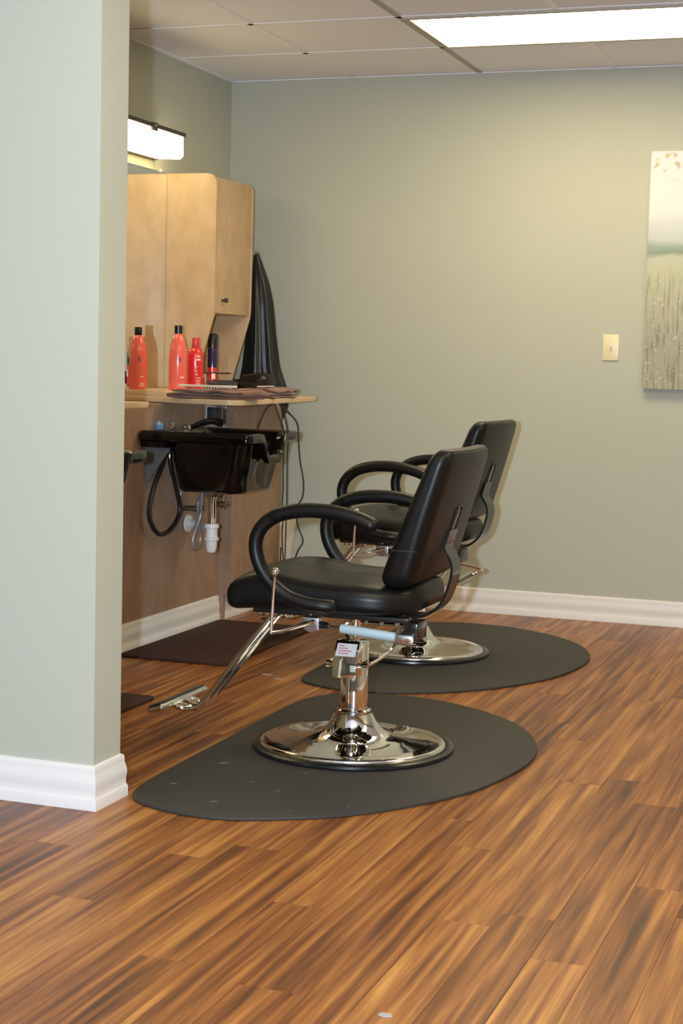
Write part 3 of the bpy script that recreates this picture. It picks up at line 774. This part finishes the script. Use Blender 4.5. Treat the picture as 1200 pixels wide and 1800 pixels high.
brown('dark brown rectangular mat under the far shampoo sink', .352, .80, -1.79, -.84)
brown('dark brown mat corner showing beside the partition', .37, .825, -3.38, -2.43)
for i, (x, y) in enumerate(((1.06, -1.92), (.99, -1.86), (.46, -1.98))):
    tag(obj('hair_wisp', PRISM([(-.02, -.003), (.0, -.008), (.022, .001), (.008, .008), (-.012, .006)], 0, .0015, 'z'), 'litter', loc=(x, y, .0003), smooth=False), ['pale scrap on the floor touching the far mat edge', 'pale scrap on the floor left of the far mat', 'pale scrap on the floor near the partition'][i], 'scrap')
tag(obj('paper_scrap', PRISM([(-.012, -.004), (.002, -.007), (.013, -.002), (.01, .006), (-.008, .007)], 0, .003, 'z'), 'litter', loc=(2.355, -4.66, .0003), smooth=False), 'tiny pale paper scrap on the foreground floor', 'scrap')

# ------------------------------------------------------------------ salon chairs
# local frame: the sitter faces -x, the side towards the camera is -y
def salon_chair(loc, rz, label):
    t = thing('salon_chair', label, 'chair', loc, rz, 'black salon chairs')
    P = lambda f, s, z: (-f, s, z)
    # base and hydraulics
    obj('base_plate', LATHE([(.272, .014), (.270, .021), (.262, .024), (.225, .0262), (.175, .030), (.14, .034), (.115, .040), (.094, .050), (.078, .064), (.066, .082), (.058, .098), (.056, .104)], 72), 'chrome', t, angle=60)
    obj('rubber_ring', LATHE([(.20, .0), (.292, .0), (.297, .005), (.296, .012), (.286, .0165), (.268, .0155), (.268, .013)], 72, cap=False), 'black_plastic', t)
    obj('column_collar', LATHE([(.050, .104), (.052, .106), (.052, .113), (.045, .117), (.045, .121)], 40), 'chrome', t)
    obj('column', LATHE([(.0405, .121), (.0405, .312), (.038, .316), (.016, .317)], 40), 'chrome', t)
    obj('piston', LATHE([(.0135, .27), (.0135, .409)], 24), 'chrome', t)
    # pump head: box hugging the column, facing -y
    pb = PRISM([(-.0405, .325), (-.062, .325), (-.098, .268), (-.098, .222), (-.0405, .222)], -.036, .036, 'x', bev=.002)
    pm = obj('pump_head', pb, 'chrome', t)
    sl = Vector((-.036, -.057)).normalized()          # slope direction (y,z)
    bm = bmesh.new(); n = Vector((0, -.057, .036)).normalized()
    o_ = V(0, -.067, .3171)+n*.0006
    ax_, ay_ = V(1, 0, 0), V(0, sl.x, sl.y)
    bm.faces.new([bm.verts.new(o_+ax_*u+ay_*v) for u, v in ((-.030, .0), (.030, .0), (.030, .040), (-.030, .040))])
    st = obj('warning_sticker', bm, 'label_white', pm, smooth=False); st['label'] = 'white sticker with red print'
    bm = bmesh.new()
    for k, ln in enumerate((.30, .55, .8, .62)):
        v0 = .006+.008*k; o3 = o_+n*.0004
        bm.faces.new([bm.verts.new(o3+ax_*u+ay_*v) for u, v in ((-.024, v0), (-.024+.05*ln, v0), (-.024+.05*ln, v0+.003), (-.024, v0+.003))])
    obj('sticker_print', bm, 'print_red', pm, smooth=False)
    pe = LATHE([(.010, -.062), (.010, -.05), (.007, -.049), (.007, .049), (.010, .05), (.010, .064)], 16, (0, -.070, .256), 'x')
    pd = obj('pump_pedal', pe, 'chrome', t)
    obj('pedal_loop', TUBE(spline([(.056, -.070, .256), (.062, -.03, .258), (.064, .05, .262), (.066, .12, .270), (.075, .16, .285), (.105, .20, .315), (.100, .24, .328), (.06, .25, .33), (-.06, .25, .33), (-.100, .24, .328), (-.105, .20, .315), (-.075, .16, .285), (-.066, .12, .270), (-.064, .05, .262), (-.062, -.03, .258), (-.056, -.070, .256)], 4), .0055, 10), 'chrome', pd)
    # under-seat frame
    b = bmesh.new()
    for s, e_ in ((-.19, .22), (.19, .09)): box(b, -.24, e_, s-.018, s+.018, .4115, .4255, bev=.002)
    for f in (-.15, .02): box(b, f-.02, f+.02, -.172, .172, .4115, .4255)
    obj('seat_frame', b, 'black_metal', t)
    obj('top_plate', BOX(-.09, .09, -.09, .09, .404, .4115, bev=.001, seg=1), 'black_metal', t)
    bolt = None
    for f in (.22, .14, .045, -.06, -.10, -.145, -.19):
        if bolt is None:
            bolt = obj('bolt', LATHE([(.007, 0), (.007, -.005), (.004, -.009), (.004, -.012)], 10), 'chrome', t, P(f, -.20, .4115))
        else: link_copy(bolt, t, P(f, -.20, .4115))
    link_copy(bolt, t, P(.2, -.20, .4115)); link_copy(bolt, t, P(.0, .19, .4115)); link_copy(bolt, t, P(-.06, .19, .4115))
    # seat cushion
    def top(f, s):
        q = max(0, 1-(s/.25)**2)
        return .500+.026*q**.8*(1-.25*max(0, (f-.1)/.2)**2)+.020*math.exp(-((f-.19)/.10)**2)-.012*max(0, (-f-.12)/.18)
    def seatf(x, y, z):
        f, s = -x, y; k = (z+.045)/.09
        wtap = (1-.05*max(0, f/.305)**2)*math.sqrt(max(.2, 1-.66*max(0, (-f-.02)/.285)**3))
        drop = .018*max(0, (f-.16)/.145)**2
        lo_ = .4265-.012*max(0, (f-.2)/.1)
        x = x*1.05 if f > 0 else x*.75
        return (x, s*wtap, lo_+(top(f, s*.98)-lo_)*k-drop*k)
    se = obj('seat', rbox(.305, .25, .045, .036, 5, 22, seatf), 'leather', t, angle=80)
    # seam round the top and cross seams
    def on_top(f, s): 
        x, y, z = seatf(-f, s, .045); return (x, y, z-.0006)
    ring = []
    for x, y in rrect(-.292, .292, -.238, .238, .03, 6):
        a = seatf(x, y, .0335); ring.append(a)
    rr_ = []
    for i in range(len(ring)):
        p, q = Vector(ring[i]), Vector(ring[(i+1) % len(ring)]); pu = rrect(-.292, .292, -.238, .238, .03, 6)
        kk = 16 if (q-p).length > .1 else 1
        for s_ in range(kk):
            u = s_/kk; X = pu[i][0]*(1-u)+pu[(i+1) % len(pu)][0]*u; Y = pu[i][1]*(1-u)+pu[(i+1) % len(pu)][1]*u
            rr_.append(seatf(X, Y, .0335))
    obj('seam', TUBE(rr_, .0022, 6, closed=True), 'leather', se)
    for s0 in (-.075, .085):
        obj('seam', TUBE([on_top(f, s0) for f in [(.22-.42*i/24) for i in range(25)]], .0014, 6), 'stitch', se)
    for f0 in (.02, -.13):
        obj('seam', TUBE([on_top(f0, s) for s in [(-.20+.40*i/24) for i in range(25)]], .0014, 6), 'stitch', se)
    # backrest
    def backf(x, y, z):
        zz = .700+z; wv = 1-.04*max(0, z/.195)**2-.07*max(0, -z/.195)**2
        fc = -.195-(zz-.565)*.33-.014*(1-(y/.23)**2)*max(0, min(1, .5+z/.3))
        th = .050-.020*max(0, (z+.13)/.325)
        k = x/.05                                    # +1 = rear
        fr = fc-k*th
        fr -= .006*(1 if k > .5 else 0)*(1-(y/.23)**2)
        return (-fr, y*wv, zz+.015*k*(-1 if z > 0 else 1)*0)
    bk = obj('backrest', rbox(.05, .23, .195, .04, 5, 18, backf), 'leather', t, angle=80)
    for s in (-1, 1):
        for xx in (.0335, ):
            obj('seam', TUBE([backf(xx, s*.2225, -.15+.30*i/24) for i in range(25)], .002, 6), 'leather', bk)
    obj('seam', TUBE([backf(.038, -.19+.38*i/24, .183) for i in range(25)], .002, 6), 'leather', bk)
    obj('seam', TUBE([backf(.0, s_*1.0, z_) for s_, z_ in []] or [backf(-.038+.076*i/12, -.2295, -.085) for i in range(13)], .0016, 6), 'stitch', bk)
    def rear(z, s, o=0):
        p = Vector(backf(.05, s, z-.700)); return (p.x+o, p.y, p.z)
    sw = .020
    sp_ = [rear(z, s, .001) for z, s in [(.62, -sw), (.705, -sw), (.723, -sw*.75), (.730, 0), (.723, sw*.75), (.705, sw), (.62, sw)]]
    obj('slot_trim', TUBE(spline(sp_, 5), .0045, 8), 'black_plastic', bk)
    pr = [rear(z, 0, .0004) for z in (.62, .64, .66, .68, .70, .723)]
    obj('slot_plate', strip(bmesh.new(), pr, .032, .003, (0, 1, 0)), 'steel', bk)
    path = [rear(.66, 0, .003), rear(.63, 0, .004), P(-.272, 0, .605), P(-.290, 0, .575), P(-.296, 0, .540), P(-.286, 0, .495), P(-.268, 0, .452), P(-.238, 0, .422), P(-.20, 0, .4065), P(-.14, 0, .4062), P(-.09, 0, .4062)]
    obj('back_bracket', strip(bmesh.new(), spline(path, 6), .085, .008, (0, 1, 0)), 'black_metal', t)
    # arms
    arm = [(-.150, .680), (-.125, .692), (-.083, .706), (-.02, .7165), (.05, .7175), (.105, .710), (.150, .694), (.186, .664), (.2025, .625), (.198, .580), (.178, .538), (.146, .502), (.103, .474), (.05, .460), (.0, .455), (-.03, .453)]
    for s in (-1, 1):
        pts = spline([P(f, s*(.286-(0, .006, .024)[max(0, i_-13)]), z) for i_, (f, z) in enumerate(arm)], 5); n = len(pts); ra = []; rb = []
        for i in range(n):
            u = i/(n-1); e = 1
            if u < .04: e = .45+.55*math.sqrt(u/.04)
            if u > .97: e = .40+.60*math.sqrt((1-u)/.03)
            ra.append((.0205 if u < .45 else .0195)*e); rb.append((.027 if u < .4 else .022)*e)
        obj('armrest', TUBE(pts, ra, 16, ry=rb, ref=(0, 1, 0)), 'arm_black', t, angle=60)
    for s in (-1, 1):
        obj('arm_mount', BOX(-.06, .0, min(s*.225, s*.27), max(s*.225, s*.27), .4275, .440, bev=.002), 'black_metal', t)
    # recline lever with ball knob
    lv = obj('recline_lever', TUBE([P(.136, -.305, .53), P(.141, -.305, .44), P(.144, -.305, .372)], .0052, 12), 'chrome', t)
    obj('ball_knob', LATHE([(.001, -.0135)]+[(.0135*math.sin(PI*k/10), -.0135*math.cos(PI*k/10)) for k in range(1, 10)]+[(.001, .0135)], 20, P(.1355, -.305, .542)), 'chrome', lv)
    obj('lever_rod', TUBE([P(.144, -.305, .374), P(.12, -.29, .377), P(.045, -.215, .402)], .0058, 12), 'chrome', lv)
    # recline strut
    A, B = Vector(P(.07, -.205, .392)), Vector(P(-.225, -.205, .368)); d = (B-A)
    gs = obj('gas_strut', TUBE([A+d*.32, A+d*.33, A+d*.86, A+d*.87], [.010, .0135, .0135, .011], 16), 'strut_blue', t); gs['label'] = 'pale blue grey strut tube'
    obj('strut_rod', TUBE([A+d*.18, A+d*.325], .0035, 10), 'chrome', gs)
    obj('strut_boot', TUBE([A+d*.05, A+d*.07, A+d*.19, A+d*.20], [.009, .011, .010, .007], 12), 'black_plastic', gs)
    obj('strut_end', PRISM([(-.2, 0)] and rrect(.178, .240, .352, .381, .012, 4), -.213, -.197, 'y', bev=.002), 'zinc', gs)
    obj('strut_pin', LATHE([(.007, -.219), (.007, -.213), (.003, -.222)], 12, P(-.225, 0, .366), 'y'), 'chrome', gs)
    lb = obj('latch_bracket', PRISM(rrect(-.085, -.035, .372, .411, (.016, .012, .003, .003), 4), -.222, -.192, 'y', bev=.002), 'zinc', t)
    obj('latch_roller', LATHE([(.016, -.226), (.017, -.224), (.017, -.2225)], 16, P(.06, 0, .386), 'y'), 'zinc', lb)
    link_copy(bolt, t, P(.055, -.232, .430)); 
    obj('strut_hanger', BOX(.222, .236, -.19, -.176, .36, .4115), 'black_metal', t, smooth=False)
    obj('rear_hanger', BOX(.205, .245, -.196, -.10, .362, .4115, bev=.002), 'black_metal', t)
    # footrest
    for s in (-1, 1):
        o1 = s*.030
        pts = spline([P(.14, o1, .398), P(.20, o1, .396), P(.245, o1, .378), P(.275, o1, .345), P(.36, o1, .235), P(.44, o1, .130), P(.475, o1, .088), P(.50, o1, .075), P(.53, o1*1.0, .077), P(.565, o1*.9, .088)], 6)
        obj('footrest_tube', TUBE(pts, .0105, 14), 'chrome', t)
    obj('footrest_yoke', TUBE(spline([P(.505, -.03, .075), P(.52, -.055, .076), P(.545, -.06, .082), P(.565, -.04, .089), P(.57, 0, .090), P(.565, .04, .089), P(.545, .06, .082), P(.52, .055, .076), P(.505, .03, .075)], 5), .008, 12), 'chrome', t)
    def pad(x, y, z): return (x*.94-z*.30-.566, y, x*.30+z*.94+.090)
    fp = obj('foot_pad', rbox(.028, .165, .010, .009, 4, 4, pad), 'chrome', t)
    obj('tread', rbox(.021, .158, .002, .0015, 2, 4, lambda x, y, z: pad(x, y, z+.0115)), 'black_plastic', fp)
    return t
ch1 = salon_chair((1.655, -2.82, .009), 0, 'black leather salon chair in front with blue grey strut')
ch2, parts = dup(ch1, (1.345, -1.20, .009), math.radians(-3), 'black leather salon chair standing behind, nearer the far wall')
for n_ in ('pump_head', 'pump_pedal'):
    for c_ in parts.get(n_, []): c_.rotation_euler = (0, 0, math.radians(-42))
for n_, cs in parts.items():
    if n_ not in ('base_plate', 'rubber_ring', 'column_collar', 'column', 'pump_head', 'pump_pedal'):
        for c_ in cs: c_.location.z += .025

# ------------------------------------------------------------------ back wall things
pt_ = thing('canvas_painting', 'tall canvas painting of pale misty reeds on far wall', 'painting', (2.243, 0, 1.053))
obj('canvas', BOX(-.235, .235, -.036, -.001, 0, 1.031, bev=.002), 'canvas_paint', pt_)
ls = thing('light_switch', 'ivory toggle light switch plate on the far wall', 'switch', (1.859, 0, 1.231))
pl = obj('plate', BOX(-.036, .036, -.006, -.0005, -.058, .058, bev=.003), 'ivory', ls)
obj('toggle_slot', BOX(-.006, .006, -.0068, -.006, -.013, .013), 'cream', pl, smooth=False)
tg = obj('toggle', BOX(-.004, .004, -.018, -.0069, -.004, .010, bev=.0015), 'ivory', ls)
for z in (-.030, .030): obj('screw', LATHE([(.003, 0), (.0025, -.0008)], 10, (0, -.006, z), 'y'), 'cream', pl)
print('planks', k)
